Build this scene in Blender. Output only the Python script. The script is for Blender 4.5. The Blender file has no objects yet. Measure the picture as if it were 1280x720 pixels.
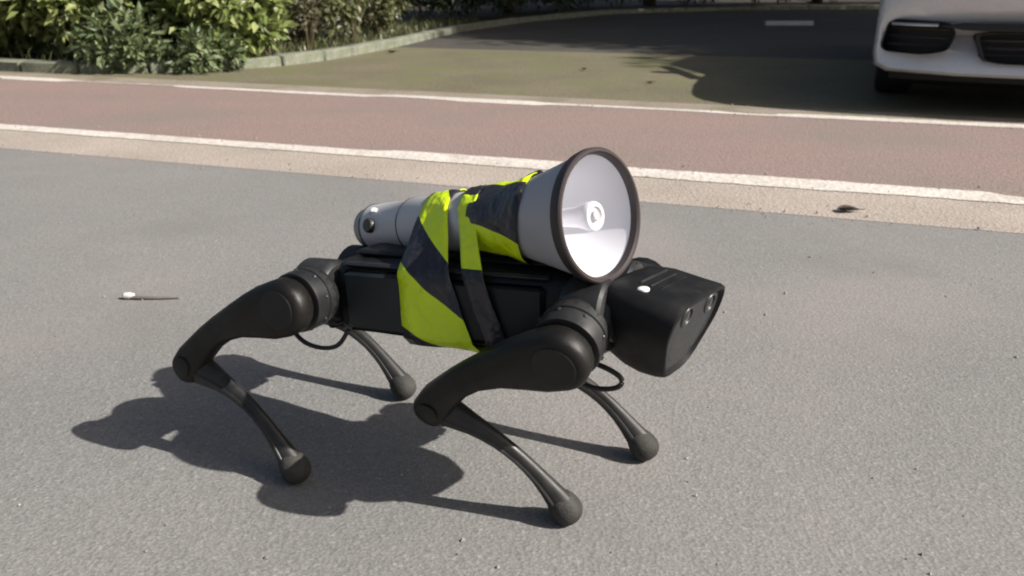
import bpy, bmesh, math, random
from mathutils import Vector as V, Matrix as M
random.seed(7)
S = bpy.context.scene
col = S.collection

# ---------------------------------------------------------------- camera
cam = bpy.data.cameras.new('camera'); camo = bpy.data.objects.new('camera', cam); col.objects.link(camo)
camo.location = (0, 0, 0.6447)
camo.rotation_euler = (math.radians(90) - math.atan(385 / 1000.0), 0, 0)
cam.sensor_width = 36; cam.lens = 28.125; cam.clip_start = 0.02; cam.clip_end = 2000
cam.dof.use_dof = True; cam.dof.focus_distance = 1.0; cam.dof.aperture_fstop = 9
S.camera = camo
# ---------------------------------------------------------------- light
SUN_EL = math.radians(37.5); SHADOW_AZ = math.radians(162)
sdir = V((-math.cos(SHADOW_AZ) * math.cos(SUN_EL), -math.sin(SHADOW_AZ) * math.cos(SUN_EL), math.sin(SUN_EL)))
w = bpy.data.worlds.new('World'); S.world = w; w.use_nodes = True
nt = w.node_tree; nt.nodes.clear()
sky = nt.nodes.new('ShaderNodeTexSky'); sky.sky_type = 'NISHITA'; sky.sun_disc = False
sky.dust_density = 4.0; sky.ozone_density = .5; sky.sun_elevation = SUN_EL; sky.sun_rotation = math.atan2(sdir.x, sdir.y)
bg = nt.nodes.new('ShaderNodeBackground'); bg.inputs[1].default_value = 0.06
wo = nt.nodes.new('ShaderNodeOutputWorld')
nt.links.new(sky.outputs[0], bg.inputs[0]); nt.links.new(bg.outputs[0], wo.inputs[0])
sun = bpy.data.lights.new('sun', 'SUN'); sun.energy = 5.0; sun.angle = math.radians(0.55); sun.color = (1, .955, .89)
suno = bpy.data.objects.new('sun', sun); col.objects.link(suno)
suno.rotation_euler = sdir.to_track_quat('Z', 'Y').to_euler(); suno.location = (6, -2, 12)
vs = S.view_settings; vs.view_transform = 'Standard'; vs.look = 'None'; vs.exposure = 0.74; vs.gamma = 1; vs.use_curve_mapping = False
S.render.engine = 'CYCLES'; S.cycles.filter_width = 2.0

# ---------------------------------------------------------------- helpers
def mat(name, color, rough=.6, metal=0, spec=.5, var=None, scale=8, bump=0, bscale=60, coat=0, detail=4, dust=0):
    m = bpy.data.materials.new(name); m.use_nodes = True; n = m.node_tree; b = n.nodes['Principled BSDF']
    b.inputs['Roughness'].default_value = rough; b.inputs['Metallic'].default_value = metal
    b.inputs['Specular IOR Level'].default_value = spec; b.inputs['Coat Weight'].default_value = coat
    b.inputs['Base Color'].default_value = (*color, 1)
    tc = n.nodes.new('ShaderNodeTexCoord')
    if var:
        no = n.nodes.new('ShaderNodeTexNoise'); no.inputs['Scale'].default_value = scale; no.inputs['Detail'].default_value = detail
        n.links.new(tc.outputs['Object'], no.inputs['Vector'])
        r = n.nodes.new('ShaderNodeValToRGB'); r.color_ramp.elements[0].position = .3; r.color_ramp.elements[1].position = .7
        r.color_ramp.elements[0].color = (*color, 1); r.color_ramp.elements[1].color = (*var, 1)
        n.links.new(no.outputs[0], r.inputs[0]); n.links.new(r.outputs[0], b.inputs['Base Color'])
    if dust:
        # dry dust film and rubbed patches: lighter and rougher in soft-edged blotches, finer scuffs on top
        L = n.links.new
        d1 = n.nodes.new('ShaderNodeTexNoise'); d1.inputs['Scale'].default_value = 14; d1.inputs['Detail'].default_value = 9; d1.inputs['Roughness'].default_value = .7
        L(tc.outputs['Object'], d1.inputs['Vector'])
        mp = n.nodes.new('ShaderNodeMapRange'); mp.inputs[1].default_value = .45; mp.inputs[2].default_value = .75; L(d1.outputs[0], mp.inputs[0])
        k = n.nodes.new('ShaderNodeMath'); k.operation = 'MULTIPLY'; k.inputs[1].default_value = dust; L(mp.outputs[0], k.inputs[0])
        mx = n.nodes.new('ShaderNodeMix'); mx.data_type = 'RGBA'; mx.inputs[7].default_value = (.16, .15, .13, 1)
        L(k.outputs[0], mx.inputs[0])
        if b.inputs['Base Color'].is_linked: L(b.inputs['Base Color'].links[0].from_socket, mx.inputs[6])
        else: mx.inputs[6].default_value = (*color, 1)
        L(mx.outputs[2], b.inputs['Base Color'])
        rr_ = n.nodes.new('ShaderNodeMapRange'); rr_.inputs[3].default_value = max(.1, rough - .12); rr_.inputs[4].default_value = min(1, rough + .25); L(d1.outputs[0], rr_.inputs[0])
        rr_.inputs[1].default_value = .3; rr_.inputs[2].default_value = .7; L(rr_.outputs[0], b.inputs['Roughness'])
    if bump:
        n2 = n.nodes.new('ShaderNodeTexNoise'); n2.inputs['Scale'].default_value = bscale; n2.inputs['Detail'].default_value = 3
        n.links.new(tc.outputs['Object'], n2.inputs['Vector'])
        bp = n.nodes.new('ShaderNodeBump'); bp.inputs['Strength'].default_value = bump; bp.inputs['Distance'].default_value = .004
        n.links.new(n2.outputs[0], bp.inputs['Height']); n.links.new(bp.outputs[0], b.inputs['Normal'])
    return m

def ground_mat(name, base, dark, light, speck=.5, fine=220, blotch=1.2, rough=.85, bump=.5, moss=None, moss_scale=2.5, moss_lo=.5, stretch=None, stones=0):
    """stone-like surface: large soft blotches, aggregate specks, fine relief"""
    m = bpy.data.materials.new(name); m.use_nodes = True; n = m.node_tree; b = n.nodes['Principled BSDF']; L = n.links.new
    b.inputs['Roughness'].default_value = rough; b.inputs['Specular IOR Level'].default_value = .25
    tc = n.nodes.new('ShaderNodeTexCoord'); src = tc.outputs['Object']
    def noise(sc, det=4, vec=None):
        k = n.nodes.new('ShaderNodeTexNoise'); k.inputs['Scale'].default_value = sc; k.inputs['Detail'].default_value = det
        L(vec or src, k.inputs['Vector']); return k.outputs[0]
    def ramp(f, p0, p1, c0=(0, 0, 0), c1=(1, 1, 1)):
        r = n.nodes.new('ShaderNodeValToRGB'); e = r.color_ramp.elements
        e[0].position = p0; e[1].position = p1; e[0].color = (*c0, 1); e[1].color = (*c1, 1); L(f, r.inputs[0]); return r.outputs[0]
    def mix(f, a, c, mode='MIX', fac=None):
        k = n.nodes.new('ShaderNodeMix'); k.data_type = 'RGBA'; k.blend_type = mode
        if fac is not None: k.inputs[0].default_value = fac
        else: L(f, k.inputs[0])
        L(a, k.inputs[6]); L(c, k.inputs[7]); return k.outputs[2]
    vec = None
    if stretch:
        mp = n.nodes.new('ShaderNodeMapping'); mp.inputs['Scale'].default_value = stretch; mp.inputs['Rotation'].default_value = (0, 0, .327)
        L(src, mp.inputs[0]); vec = mp.outputs[0]
    c = ramp(noise(blotch, 6, vec), .32, .68, dark, base)
    f1 = noise(fine, 2); f2 = noise(fine * .37, 3)
    sp = ramp(f1, .42, .66, (.55, .55, .55), (1.35, 1.35, 1.35))
    c = mix(None, c, sp, 'MULTIPLY', speck)
    vo = n.nodes.new('ShaderNodeTexVoronoi'); vo.inputs['Scale'].default_value = fine * .55; L(src, vo.inputs['Vector'])
    st = ramp(vo.outputs['Color'], .1, .9, (.62, .62, .62), (1.3, 1.3, 1.3))
    c = mix(None, c, st, 'MULTIPLY', speck * .8)
    lt = ramp(f2, .60, .74)
    li = n.nodes.new('ShaderNodeRGB'); li.outputs[0].default_value = (*light, 1)
    k = n.nodes.new('ShaderNodeMath'); k.operation = 'MULTIPLY'; L(lt, k.inputs[0]); k.inputs[1].default_value = .5
    c = mix(k.outputs[0], c, li.outputs[0])
    if stones:
        v2 = n.nodes.new('ShaderNodeTexVoronoi'); v2.inputs['Scale'].default_value = stones; L(src, v2.inputs['Vector'])
        se = n.nodes.new('ShaderNodeSeparateColor'); L(v2.outputs['Color'], se.inputs[0])
        core = ramp(v2.outputs['Distance'], .28, .42, (1, 1, 1), (0, 0, 0))
        for out, lo, colr, am in ((se.outputs[0], .93, (.32, .31, .295), .45), (se.outputs[1], .90, (.10, .097, .092), .5)):
            pk = ramp(out, lo, lo + .03); km = n.nodes.new('ShaderNodeMath'); km.operation = 'MULTIPLY'; L(pk, km.inputs[0]); L(core, km.inputs[1])
            k2 = n.nodes.new('ShaderNodeMath'); k2.operation = 'MULTIPLY'; L(km.outputs[0], k2.inputs[0]); k2.inputs[1].default_value = am
            cc = n.nodes.new('ShaderNodeRGB'); cc.outputs[0].default_value = (*colr, 1); c = mix(k2.outputs[0], c, cc.outputs[0])
        # worn, faintly pink and faintly dark patches
        for sc, lo, colr, am in ((.7, .50, (.245, .212, .205), .7), (1.7, .56, (.150, .146, .136), .6), (6.0, .62, (.165, .160, .150), .5)):
            pk = ramp(noise(sc, 8), lo, lo + .16); k2 = n.nodes.new('ShaderNodeMath'); k2.operation = 'MULTIPLY'; L(pk, k2.inputs[0]); k2.inputs[1].default_value = am
            cc = n.nodes.new('ShaderNodeRGB'); cc.outputs[0].default_value = (*colr, 1); c = mix(k2.outputs[0], c, cc.outputs[0])
    if moss:
        mm = n.nodes.new('ShaderNodeRGB'); mm.outputs[0].default_value = (*moss, 1)
        c = mix(ramp(noise(moss_scale, 7), moss_lo, moss_lo + .22), c, mm.outputs[0])
    L(c, b.inputs['Base Color'])
    bp = n.nodes.new('ShaderNodeBump'); bp.inputs['Strength'].default_value = bump; bp.inputs['Distance'].default_value = .004
    ad = n.nodes.new('ShaderNodeMath'); ad.operation = 'ADD'; L(vo.outputs['Distance'], ad.inputs[0]); L(f2, ad.inputs[1])
    L(ad.outputs[0], bp.inputs['Height']); L(bp.outputs[0], b.inputs['Normal'])
    return m

class MB:
    def __init__(s): s.v = []; s.f = []
    def add(s, vs_, fs):
        o = len(s.v); s.v += [V(x) for x in vs_]; s.f += [tuple(i + o for i in f) for f in fs]; return s
    def rings(s, rs, cap0=True, cap1=True, closed=True):
        n = len(rs[0]); vs_ = [p for r in rs for p in r]; fs = []
        for i in range(len(rs) - 1):
            for j in range(n if closed else n - 1):
                k = (j + 1) % n
                fs.append((i * n + j, i * n + k, (i + 1) * n + k, (i + 1) * n + j))
        if cap0: fs.append(tuple(range(n - 1, -1, -1)))
        if cap1: fs.append(tuple((len(rs) - 1) * n + j for j in range(n)))
        return s.add(vs_, fs)
    def lathe(s, o, ax, prof, n=28, cap0=True, cap1=True):
        ax = V(ax).normalized(); e = ax.orthogonal().normalized(); g = ax.cross(e); o = V(o)
        rs = [[o + ax * d + (e * math.cos(2 * math.pi * j / n) + g * math.sin(2 * math.pi * j / n)) * r for j in range(n)] for d, r in prof]
        return s.rings(rs, cap0, cap1)
    def tube(s, path, rad, n=10, flat=1.0, up=(0, 0, 1)):
        path = [V(p) for p in path]; rs = []
        for i, p in enumerate(path):
            t = (path[min(i + 1, len(path) - 1)] - path[max(i - 1, 0)]).normalized()
            a = t.cross(V(up)); a = a.normalized() if a.length > 1e-4 else t.orthogonal().normalized(); b = a.cross(t)
            r = rad[i] if hasattr(rad, '__len__') else rad
            rs.append([p + (a * math.cos(2 * math.pi * j / n) * flat + b * math.sin(2 * math.pi * j / n)) * r for j in range(n)])
        return s.rings(rs)
    def box(s, c, sz, rot=None, bev=0):
        c = V(c); x, y, z = [k / 2 for k in sz]; q = []
        if bev == 0:
            q = [V((a, b, d)) for d in (-z, z) for a, b in ((-x, -y), (x, -y), (x, y), (-x, y))]
            rs = [q[:4], q[4:]]
        else:
            def ring(zz, ins):
                X, Y = x - ins, y - ins; k = bev
                return [V((a, b, zz)) for a, b in ((-X + k, -Y), (X - k, -Y), (X, -Y + k), (X, Y - k), (X - k, Y), (-X + k, Y), (-X, Y - k), (-X, -Y + k))]
            rs = [ring(-z, bev), ring(-z + bev, 0), ring(z - bev, 0), ring(z, bev)]
        if rot is not None: rs = [[rot @ p for p in r] for r in rs]
        return s.rings([[p + c for p in r] for r in rs])
    def plank(s, o, e1, e2, n_, path, rad, th, bev):
        """flat limb with round ends: outline swept along path in the plane (e1,e2), thickness th along n_"""
        P = [V((a, b, 0)) for a, b in path]; left = []; right = []
        for i, p in enumerate(P):
            t = (P[min(i + 1, len(P) - 1)] - P[max(i - 1, 0)]).normalized(); nn = V((-t.y, t.x, 0))
            left.append(p + nn * rad[i]); right.append(p - nn * rad[i])
        def arc(c, t, r, k=9):
            a0 = math.atan2(t.y, t.x); return [c + V((math.cos(a0 + a), math.sin(a0 + a), 0)) * r for a in [math.radians(-75 + 150 * i / (k - 1)) for i in range(k)]]
        t1 = (P[-1] - P[-2]).normalized(); t0 = (P[0] - P[1]).normalized()
        out = right + arc(P[-1], t1, rad[-1]) + left[::-1] + arc(P[0], t0, rad[0])
        cen = sum(out, V()) / len(out); m = len(out); ins = []
        for i, p in enumerate(out):
            a = (out[(i + 1) % m] - out[i - 1]).normalized(); ins.append(p + V((-a.y, a.x, 0)) * bev)
        f = lambda p, d: V(o) + V(e1) * p.x + V(e2) * p.y + V(n_) * d
        h = th / 2
        return s.rings([[f(p, -h) for p in ins], [f(p * .35 + q * .65, -h + bev * .35) for p, q in zip(ins, out)], [f(p, -h + bev) for p in out],
                        [f(p, h - bev) for p in out], [f(p * .35 + q * .65, h - bev * .35) for p, q in zip(ins, out)], [f(p, h) for p in ins]])
    def mesh(s, name, smooth=35):
        me = bpy.data.meshes.new(name); me.from_pydata([tuple(p) for p in s.v], [], s.f)
        bm = bmesh.new(); bm.from_mesh(me); bmesh.ops.recalc_face_normals(bm, faces=bm.faces); bm.to_mesh(me); bm.free()
        if smooth:
            me.polygons.foreach_set('use_smooth', [True] * len(me.polygons)); me.set_sharp_from_angle(angle=math.radians(smooth))
        me.update(); return me

def link(name, me, m, parent=None, loc=(0, 0, 0)):
    o = bpy.data.objects.new(name, me); col.objects.link(o); o.location = loc
    if m is not None and me is not None and not me.materials: me.materials.append(m)
    if parent: o.parent = parent
    return o
def obj(name, mb, m, parent=None, smooth=35, loc=(0, 0, 0)): return link(name, mb.mesh(name, smooth), m, parent, loc)
def tag(o, label, cat, group=None):
    o['label'] = label; o['category'] = cat
    if group: o['group'] = group
    return o
def empty(name, loc=(0, 0, 0)):
    o = bpy.data.objects.new(name, None); col.objects.link(o); o.location = loc; o.empty_display_size = .1; return o
def structure(o): o['kind'] = 'structure'; return o

# ---------------------------------------------------------------- materials
m_road = ground_mat('worn_asphalt', (.208, .202, .193), (.178, .174, .167), (.29, .285, .275), speck=.38, fine=300, blotch=1.3, bump=.2, stones=130)
m_gut = ground_mat('gutter_concrete', (.36, .31, .27), (.30, .26, .225), (.42, .38, .34), speck=.3, fine=200, blotch=2.5)
m_lane = ground_mat('red_asphalt', (.245, .176, .158), (.218, .166, .150), (.29, .23, .2), speck=.35, fine=190, blotch=1.1, stretch=(.35, 1.6, 1), moss=(.185, .155, .135), moss_scale=.9, moss_lo=.5)
m_line = ground_mat('worn_white_paint', (.58, .54, .49), (.47, .43, .385), (.62, .59, .55), speck=.35, fine=120, blotch=3, moss=(.33, .28, .25), moss_scale=6, moss_lo=.55)
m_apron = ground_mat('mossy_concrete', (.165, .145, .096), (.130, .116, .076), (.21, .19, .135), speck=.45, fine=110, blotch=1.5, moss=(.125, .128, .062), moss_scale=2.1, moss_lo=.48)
m_edge = ground_mat('edge_concrete', (.27, .225, .185), (.22, .19, .15), (.34, .3, .26), speck=.35, fine=150, blotch=2.2, moss=(.15, .14, .09), moss_scale=3, moss_lo=.5)
m_lot_shade = ground_mat('lot_asphalt_shade_tone', (.085, .078, .068), (.068, .063, .055), (.1, .1, .1), speck=.4, fine=120, blotch=1.0)  # asphalt with part of the tree shade put into its darker base colour
m_soil = ground_mat('bed_soil', (.05, .04, .028), (.03, .024, .017), (.08, .065, .045), speck=.6, fine=70, blotch=4, bump=1)
m_land = ground_mat('ground_soil', (.10, .095, .075), (.08, .075, .06), (.13, .12, .1), fine=40, blotch=.4)
m_kerb = ground_mat('kerb_stone', (.25, .25, .205), (.16, .17, .125), (.32, .31, .265), speck=.45, fine=110, blotch=4, moss=(.10, .125, .06), moss_scale=5, moss_lo=.52)

# ---------------------------------------------------------------- ground sheets, in street coordinates
sd = V((.9467, -.3221, 0)); td = V((.3221, .9467, 0))
def ST(s, t, z=0): return sd * s + td * t + V((0, 0, z))
def sheet(name, s0, s1, t0, t1, z, m, n=1):
    b = MB()
    for i in range(n):
        a = s0 + (s1 - s0) * i / n; c = s0 + (s1 - s0) * (i + 1) / n
        b.add([ST(a, t0, z), ST(c, t0, z), ST(c, t1, z), ST(a, t1, z)], [(0, 1, 2, 3)])
    return obj(name, b, m, smooth=0)
b = MB().add([(-600, -600, -.03), (600, -600, -.03), (600, 600, -.03), (-600, 600, -.03)], [(0, 1, 2, 3)])
structure(obj('ground', b, m_land, smooth=0))
structure(sheet('road', -60, 60, -14, 2.42, 0, m_road))
structure(sheet('gutter', -60, 60, 2.42, 2.80, .001, m_gut))
structure(sheet('cycle_lane', -60, 60, 2.80, 4.36, .0015, m_lane))
def painted_line(tc, wd, seed, wear):
    r = random.Random(seed); b = MB(); lo, hi = [], []; n = 700; wl = wh = 0; cl = ch = 0
    for i in range(n + 1):
        s_ = -12 + 24 * i / n
        if r.random() < .05: cl = r.choice((.0, .012, .025, .04, .055)) * wear if r.random() < .6 else 0
        if r.random() < .05: ch = r.choice((.0, .012, .025, .04, .055)) * wear if r.random() < .6 else 0
        wl += (cl - wl) * .5; wh += (ch - wh) * .5
        lo.append(ST(s_, tc - wd / 2 + wl + r.uniform(-.004, .004), .0035)); hi.append(ST(s_, max(tc - wd / 2 + wl + .003, tc + wd / 2 - wh + r.uniform(-.004, .004)), .0035))
    lo = [ST(-60, tc - wd / 2, .0035)] + lo + [ST(60, tc - wd / 2, .0035)]; hi = [ST(-60, tc + wd / 2, .0035)] + hi + [ST(60, tc + wd / 2, .0035)]
    m_ = len(lo); b.add(lo + hi, [(i, i + 1, m_ + i + 1, m_ + i) for i in range(m_ - 1)])
    return obj('lane_edge_marking', b, m_line, smooth=0)
structure(painted_line(2.822, .15, 1, 1))
structure(painted_line(4.335, .15, 2, 1.35))
structure(sheet('pavement_edge', -60, 60, 4.36, 4.62, .001, m_edge))
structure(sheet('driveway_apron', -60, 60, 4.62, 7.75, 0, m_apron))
structure(sheet('parking_lot', -60, 60, 7.75, 40, .001, m_lot_shade))  # darker sheet begins near the tree-shade edge and deepens that shade

# ---------------------------------------------------------------- planting bed with kerb stones
kp = [ST(s, 4.74) for s in (-30, -20, -12, -9, -7, -5.6)] + [V(p) for p in ((-3.02, 6.10, 0), (-2.45, 6.22, 0), (-1.98, 6.52, 0), (-1.68, 7.05, 0), (-1.42, 7.9, 0), (-1.19, 8.89, 0), (-.76, 11.14, 0), (.25, 13.99, 0), (1.97, 17.2, 0), (4.73, 19.24, 0), (8.83, 20.4, 0), (16, 21.6, 0), (30, 23, 0))]
kp = [V((p.x, p.y, 0)) for p in kp]
def resample(P, step):
    out = [P[0].copy()]; need = step
    for a, c in zip(P, P[1:]):
        d = (c - a).length; pos = 0
        while pos + need <= d: pos += need; out.append(a + (c - a) * (pos / d)); need = step
        need -= (d - pos)
    return out
KW, KH = .14, .08
BZ = .058
# bed soil, behind the kerb
back = [p + V((-.1, .1, 0)) for p in kp]
b = MB(); far_edge = [V((-60, 45, 0)), V((60, 60, 0))]
ring = [p + V((0, 0, BZ)) for p in [q + (V((-.05, .06, 0))) for q in kp]] + [V((60, 60, BZ)), V((-60, 60, BZ))]
b.add(ring, [tuple(range(len(ring)))])
structure(obj('planting_bed', b, m_soil, smooth=0))
kerb = structure(empty('kerb', tuple(kp[6])))
pts = resample(kp, .5)
near = [i for i in range(len(pts) - 1) if -9 < pts[i].x < 18]
rr = random.Random(3)
kerb_meshes = {}
for i in near:
    a, c = pts[i], pts[i + 1]; d = (c - a); ln = d.length; ang = math.atan2(d.y, d.x)
    key = (rr.randrange(4))
    if key not in kerb_meshes:
        k = MB().box((0, 0, 0), (.488, KW, KH + .04), bev=.012)
        for v_ in k.v: v_ += V((rr.uniform(-.003, .003), rr.uniform(-.003, .003), rr.uniform(-.003, .003)))
        kerb_meshes[key] = k.mesh('kerb_stone', 40)
    o = link('kerb_stone', kerb_meshes[key], m_kerb, kerb)
    mid = (a + c) / 2 - kp[6]
    o.location = (mid.x, mid.y, (KH - .04) / 2 + rr.uniform(-.008, .006)); o.rotation_euler = (rr.uniform(-.02, .02), rr.uniform(-.012, .012), ang + rr.uniform(-.012, .012))

# ---------------------------------------------------------------- robot dog
RM = M(((0.8943989849, 0.4452083543, -0.0428949530), (-0.4376266075, 0.8908888930, 0.1216549737), (0.0923764478, -0.0900361122, 0.9916451433)))
RO = V((-0.06234775, 0.97637451, 0.26338031)); BASE = V((RO.x, RO.y, 0))
def rl(x, y=None, z=None):
    p = V(x) if y is None else V((x, y, z))
    return RM @ p + RO - BASE
ax_x, ax_y, ax_z = RM @ V((1, 0, 0)), RM @ V((0, 1, 0)), RM @ V((0, 0, 1))
m_black = mat('satin_black_shell', (.008, .0085, .0092), rough=.40, spec=.30, var=(.010, .0105, .011), scale=25, bump=.10, bscale=900, dust=0.04)
m_side = mat('dark_teal_panel', (.006, .011, .0125), rough=.4, spec=.4, var=(.009, .014, .016), scale=20, dust=0.03)
m_thigh = mat('matt_dark_thigh', (.0060, .0055, .0048), rough=.42, spec=.28, var=(.0085, .0078, .0068), scale=30, bump=.12, bscale=700, dust=0.035)
m_motor = mat('motor_housing', (.017, .017, .018), rough=.34, metal=.3, var=(.028, .028, .029), scale=40, dust=0.06)
m_calf = mat('calf_carbon', (.011, .0105, .010), rough=.42, spec=.45, var=(.022, .021, .020), scale=50, dust=0.08)
m_foot = mat('dusty_rubber_foot', (.022, .0215, .020), rough=.65, spec=.3, var=(.036, .035, .032), scale=60, bump=.3, bscale=400, dust=0.25)
m_face = mat('face_panel', (.016, .0175, .0185), rough=.3, spec=.4, var=(.022, .0235, .0245), scale=18, dust=0.08)
m_lens = mat('lens_glass', (.004, .005, .007), rough=.06, spec=.8, coat=1)
m_ring = mat('lens_ring', (.050, .050, .052), rough=.4, metal=.5)
m_glint_white = mat('glint_white', (.78, .78, .76), rough=.35)  # white for the painted head glint, also used on the megaphone switch
m_head = mat('head_shell', (.0055, .0058, .0064), rough=.5, spec=.22, var=(.008, .0083, .009), scale=25, bump=.12, bscale=900, dust=.04)
m_cable = mat('cable_sleeve', (.012, .012, .012), rough=.5)

dog = tag(empty('robot_dog', tuple(BASE)), 'black four-legged robot dog walking on the grey asphalt with a megaphone on its back', 'robot')
def chaikin(P, k=2, w=.22):
    for _ in range(k):
        Q = []
        for i in range(len(P)):
            a, c = P[i], P[(i + 1) % len(P)]; Q += [a * (1 - w) + c * w, a * w + c * (1 - w)]
        P = Q
    return P
def sect(x, hw, z0, z1, bw=.85, tw=.8):
    """rounded body cross-section at local x"""
    zm0 = z0 + (z1 - z0) * .3; zm1 = z0 + (z1 - z0) * .72
    P = [V((x, -hw * bw, z0)), V((x, hw * bw, z0)), V((x, hw, zm0)), V((x, hw, zm1)), V((x, hw * tw, z1)), V((x, -hw * tw, z1)), V((x, -hw, zm1)), V((x, -hw, zm0))]
    return [rl(p) for p in chaikin(P, 2)]
BZ0, BZ1 = -.060, .048
body = obj('body', MB().rings([sect(-.172, .046, -.046, .034), sect(-.168, .052, -.054, .041), sect(-.155, .056, -.058, BZ1 - .003), sect(-.06, .058, BZ0, BZ1), sect(.06, .058, BZ0, BZ1), sect(.155, .056, -.058, BZ1 - .003), sect(.168, .052, -.054, .041), sect(.172, .046, -.046, .034)]), m_black, dog)
# battery pack on the flank, and the panels around it
for sy in (-1, 1):
    b = MB()
    def panel(x0, x1, z0, z1, y, th, bv=.006):
        q = MB().box(((x0 + x1) / 2, sy * y, (z0 + z1) / 2), (x1 - x0, th, z1 - z0), bev=bv); q.v = [rl(p) for p in q.v]; return q
    obj('battery_pack', panel(-.148, -.012, -.048, .034, .056, .016, .006), m_side, body)
    obj('side_panel', panel(.0, .142, -.046, .030, .056, .012, .005), m_black, body)
    obj('side_rail', panel(-.150, .146, .036, .043, .049, .012, .003), m_motor, body)
b = MB().box((0, 0, .050), (.30, .055, .008), bev=.003); b.v = [rl(p) for p in b.v]
obj('top_rail', b, m_black, body)
# end plates carrying the hip motors
for sx in (-1, 1):
    b = MB().box((sx * .178, 0, -.006), (.014, .125, .088), bev=.005); b.v = [rl(p) for p in b.v]
    obj('end_plate', b, m_black, body)
# legs: joints (thigh pivot, knee, foot) in world space; abduction angle
LEG = [(1, -1, .3446, ((0.05271, 0.78204, 0.26494), (-0.09685, 0.88302, 0.15179), (0.06746, 0.84443, 0.02185))),
       (-1, -1, .0215, ((-0.28693, 0.94558, 0.25571), (-0.45112, 1.01842, 0.14122), (-0.29667, 0.93248, 0.02235))),
       (1, 1, .0703, ((0.172, 1.000, 0.262), (0.02304, 1.07248, 0.12717), (0.18856, 0.98876, 0.02247))),
       (-1, 1, .0724, ((-0.1745, 1.17213, 0.24035), (-0.34074, 1.25167, 0.13355), (-0.17915, 1.17002, 0.02134)))]
for sx, sy, ab, (hp, kn, ft) in LEG:
    hp, kn, ft = [V(p) - BASE for p in (hp, kn, ft)]
    # roll motor in line with the trunk
    c0 = rl(sx * .166, sy * .047, 0)
    mo = obj('hip_motor', MB().lathe(c0, ax_x * sx, [(0, .036), (.004, .041), (.010, .043), (.050, .043), (.054, .040), (.055, .036), (.0551, .030), (.060, .029), (.062, .026)]), m_motor, dog)
    A = M.Rotation(ab, 3, 'X'); n = RM @ (A @ V((0, 1, 0))); out = n * sy          # outward
    # bracket from the roll motor to the thigh motor
    q0 = rl(sx * .1881, sy * .047, 0); q1 = hp - out * .05
    obj('hip_bracket', MB().tube([q0 + out * .02, q0 * .5 + q1 * .5 + out * .01, q1, q1 + out * .012], [.036, .038, .040, .040], n=18, up=ax_z), m_black, mo)
    e1 = (kn - hp).normalized(); e2 = n.cross(e1)
    if e2.dot(V((0, 0, 1))) < 0: e2 = -e2
    th = obj('thigh', MB().plank(hp + out * .004, e1, e2, n, [(0, 0), (.026, .005), (.055, .0115), (.085, .0165), (.12, .0185), (.15, .0160), (.18, .0095), (.200, .0035), (.215, -.003)], [.0375, .0362, .0300, .0232, .0188, .0182, .0200, .0228, .0240], .034, .009), m_thigh, dog, smooth=50)
    tm = obj('thigh_motor', MB().lathe(hp - out * .056, out, [(0, .034), (.002, .036), (.006, .0395), (.018, .0405), (.019, .0385), (.022, .0385), (.023, .0405), (.034, .0405), (.042, .0395), (.0425, .037)], n=36), m_motor, th)
    for k in range(8):
        a = 2 * math.pi * k / 8 + .3; c_ = hp + (e1 * math.cos(a) + e2 * math.sin(a)) * .0395 - out * .030
        obj('bolt', MB().lathe(c_ - out * .001, (e1 * math.cos(a) + e2 * math.sin(a)), [(-.002, .0026), (.002, .0026), (.0026, .0018)], n=8), m_ring, tm)
    obj('thigh_cap', MB().lathe(hp + out * .0215, out, [(-.002, .026), (.0002, .026), (.0010, .0252), (.0012, .0)], n=30, cap1=False), m_black, th)
    obj('knee_cap', MB().lathe(kn + out * .0215, out, [(-.002, .015), (.0015, .015), (.0026, .013), (.0028, .0)], n=20, cap1=False), m_black, th)
    # calf: slim bowed bar with a rib on each side
    cv = ft - kn; cl = cv.length; c1 = cv.normalized(); c2 = n.cross(c1)
    if c2.dot(ax_x) < 0: c2 = -c2
    T = [i / 12 for i in range(13)]
    bow = lambda t: kn + c1 * cl * t + c2 * (.023 * math.sin(math.pi * min(1, t * 1.0)) - .004 * (1 - t))
    rad = [.0245, .0230, .0195, .0158, .0136, .0122, .0115, .0112, .0115, .0125, .0145, .0172, .0194]
    ca = obj('calf', MB().tube([bow(t) for t in T], rad, n=14, flat=.78, up=c2), m_calf, dog)
    for s_ in (-1, 1):
        obj('calf_rib', MB().tube([bow(t) + n * s_ * r * .72 for t, r in list(zip(T, rad))[1:12]], .0030, n=6), m_calf, ca)
    fd = (bow(1.0) - bow(.82)).normalized()
    fo = bow(1.0)
    obj('foot', MB().lathe(fo - fd * .036, fd, [(.016, .0140), (.021, .0170), (.027, .0192), (.033, .0203), (.036, .0205), (.042, .0203), (.048, .0184), (.053, .0148), (.0565, .009), (.058, .003)], n=24), m_foot, ca)
    # cable loop under the hip
    if sy < 0:
        L_ = [(-.238, -.07, -.054), (-.222, -.07, -.070), (-.199, -.07, -.076), (-.175, -.07, -.075), (-.157, -.07, -.068), (-.146, -.062, -.048)] if sx < 0 else [(.205, -.07, -.050), (.228, -.07, -.057), (.241, -.07, -.066), (.236, -.07, -.077), (.212, -.07, -.082), (.190, -.07, -.078), (.184, -.07, -.060)]
        P = [rl(p) for p in L_]
        for _ in range(2): P = [P[0]] + [x for a, c in zip(P, P[1:]) for x in (a * .75 + c * .25, a * .25 + c * .75)] + [P[-1]]
        obj('cable', MB().tube(P, .0032, n=8), m_cable, dog)

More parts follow.
